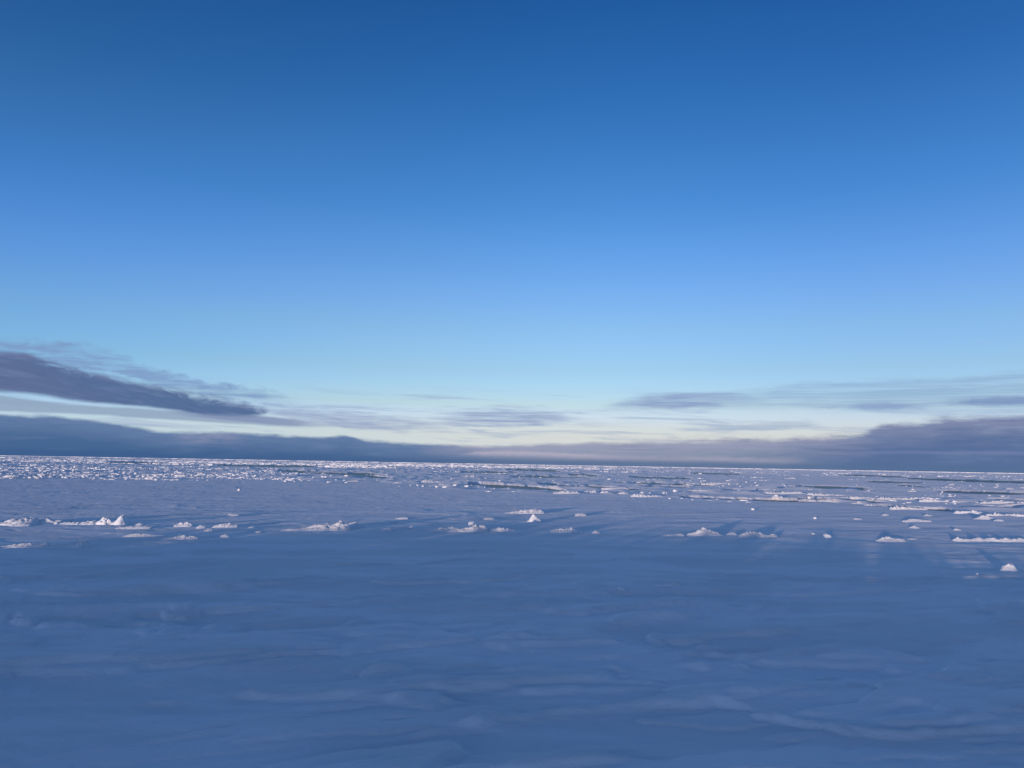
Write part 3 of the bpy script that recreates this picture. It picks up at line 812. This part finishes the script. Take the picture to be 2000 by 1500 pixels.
def rubble_mesh(specs, seed):
    """many angular blocks as one mesh: specs = arrays x, y, z, width, depth, height"""
    r = np.random.default_rng(seed)
    VV, FF, off = [], [], 0
    base = np.array([[-.5, -.5, 0], [.5, -.5, 0], [.5, .5, 0], [-.5, .5, 0], [-.5, -.5, 1], [.5, -.5, 1], [.5, .5, 1], [-.5, .5, 1]])
    q = np.array([[0, 1, 5, 4], [1, 2, 6, 5], [2, 3, 7, 6], [3, 0, 4, 7], [4, 5, 6, 7]])
    x, y, z, w, d, h = specs
    n = len(x)
    B = np.repeat(base[None], n, 0)
    B[:, 4:, :2] *= r.uniform(.15, .85, (n, 1, 2))
    B[:, 4:, 2] *= r.uniform(.45, 1.0, (n, 4))
    B[:, :, :2] += r.uniform(-.14, .14, (n, 8, 2))
    B *= np.stack([w, d, h], -1)[:, None, :]
    a = r.uniform(-.9, .9, n); c, s_ = np.cos(a)[:, None], np.sin(a)[:, None]
    X_ = B[..., 0] * c - B[..., 1] * s_; Y_ = B[..., 0] * s_ + B[..., 1] * c
    V = np.stack([X_ + x[:, None], Y_ + y[:, None], B[..., 2] + z[:, None]], -1).reshape(-1, 3)
    Fq = (q[None] + (np.arange(n) * 8)[:, None, None]).reshape(-1, 4)
    return V, Fq


def scatter(n, dlo, dhi, power, thr, wav, seed, hsize, xlo=-150, xhi=2150, wide=(1.0, 3.0)):
    """blocks over the pack; density evened out in view distance, clustered along broken lines"""
    r = np.random.default_rng(seed)
    m = n * 6
    px = r.uniform(xlo, xhi, m)
    dy = dlo * (dhi / dlo) ** (r.random(m) ** power)
    py = HOR(px) + dy
    rr = EYE * F / dy
    ang = np.arctan((px - 1000) / F)
    x, y = np.sin(ang) * rr / np.cos(ang), rr
    nz = fbm(x / (wav * 3.0), y / wav, 201, 4, .6) + .30 * ridged(x / (wav * 5), y / (wav * 2.2), 203, 2) - .30
    ok = (nz > thr) & (py < np.interp(px, EDGE_X, EDGE_Y) + 1.0) & ~(open_water(px, py) & (dy > 4))
    idx = np.nonzero(ok)[0][:n]
    x, y, nz, rr = x[idx], y[idx], nz[idx], rr[idx]
    h = hsize(rr, r) * (1 if thr < -1 else (.6 + .9 * np.clip(nz - thr, 0, 1)))
    w = h * r.uniform(wide[0], wide[1], len(idx)); d = h * r.uniform(.8, 1.6, len(idx))
    z = ground_z(x, y) - .03
    return x, y, z, w, d, h


def ridge_lines(n, dlo, dhi, power, seed, hsize, len_px, xlo=-150, xhi=2150, spread=.16):
    """broken pieces heaped along low, nearly straight pressure lines that wander over the pack"""
    r = np.random.default_rng(seed)
    out = []
    for _ in range(n):
        px = r.uniform(xlo, xhi); dy = dlo * (dhi / dlo) ** (r.random() ** power)
        if HOR(px) + dy > np.interp(px, EDGE_X, EDGE_Y) - 1: continue
        d = EYE * F / dy; cx = (px - 1000) / F * d
        L = r.uniform(*len_px) * d / F
        hm = hsize(d, r)
        k = int(min(160, max(5, L / hm * r.uniform(.5, 1.0))))
        t = np.sort(r.uniform(-.5, .5, k)); a = r.normal(0, spread) + .08
        wob_ = fbm(t * L / (hm * 22) + r.random() * 99, t * 0 + .3, seed, 3) * hm * 9
        x = cx + t * L * math.cos(a); y = d + t * L * math.sin(a) + wob_ + r.normal(0, hm * .8, k)
        env = np.clip(fbm(t * 5 + r.random() * 50, t * 0 + .7, seed + 3, 3) + .55, .12, 1.3) * (1 - (2 * t) ** 4)
        h = hm * env * r.uniform(.45, 1.0, k)
        ok = (y > 20) & (h > hm * .08)
        x, y, h = x[ok], y[ok], h[ok]
        qx, qy = to_px(x, y)
        ok = ~(open_water(qx, qy) & (dy > 4)) & (qy < np.interp(qx, EDGE_X, EDGE_Y) + 1)
        x, y, h = x[ok], y[ok], h[ok]
        out.append((x, y, ground_z(x, y) - .03, h * r.uniform(1.4, 4.5, len(h)), h * r.uniform(.8, 1.8, len(h)), h))
    return tuple(np.concatenate([o_[i] for o_ in out]) for i in range(6))


parts = [
    # pressure lines and loose pieces, 25 to 250 m
    ridge_lines(120, 10, 75, .8, 301, lambda d, r: .06 + .13 * r.random() ** 1.5, (30, 190)),
    scatter(700, 9, 75, .8, .36, 9.0, 201, lambda d, r: .03 + .10 * r.random(len(d)) ** 2.0, wide=(1.5, 5.0)),
    # dense belt on the left
    ridge_lines(60, 18, 44, .9, 302, lambda d, r: .08 + .16 * r.random() ** 1.5, (20, 110), -150, 540, .3),
    scatter(3600, 15, 46, .9, -.12, 6.0, 202, lambda d, r: .03 + .12 * r.random(len(d)) ** 2.0, -150, 600, wide=(1.5, 5.0)),
    # far field
    ridge_lines(210, 2.6, 13, .9, 303, lambda d, r: .12 + .30 * r.random() ** 1.5, (20, 170)),
    scatter(1500, 2.6, 13, .9, .26, 28.0, 203, lambda d, r: .08 + .26 * r.random(len(d)) ** 2.0, wide=(1.5, 6.0)),
    # sunlit far band, thick towards the left
    ridge_lines(130, 3.2, 13, .8, 304, lambda d, r: .18 + .34 * r.random() ** 1.5, (40, 260), -150, 700, .10),
    scatter(1500, 3.4, 13, .8, -.15, 40.0, 204, lambda d, r: .12 + .30 * r.random(len(d)) ** 2.0, -150, 760, wide=(2.5, 9.0)),
    ridge_lines(80, 2.6, 8, .8, 305, lambda d, r: .2 + .4 * r.random() ** 1.5, (40, 240), 620, 1200, .10),
    scatter(900, 2.8, 8, .8, -.15, 40.0, 205, lambda d, r: .15 + .35 * r.random(len(d)) ** 2.0, 760, 1200, wide=(2.5, 9.0)),
    # ridges all along the horizon
    scatter(2600, .9, 1.5, 1.0, -2.0, 200.0, 206, lambda d, r: 1.25 + .1 * r.random(len(d)), -250, 2250, (6.0, 26.0)),
]
tot = [np.concatenate([p[i] for p in parts]) for i in range(6)]
V, Fq = rubble_mesh(tot, 5)
o = mesh_obj('ice_rubble', V, Fq, RUBBLE, False)
tag(o, 'countless small broken ice pieces strewn over the pack out to the horizon', 'ice rubble', kind='stuff')
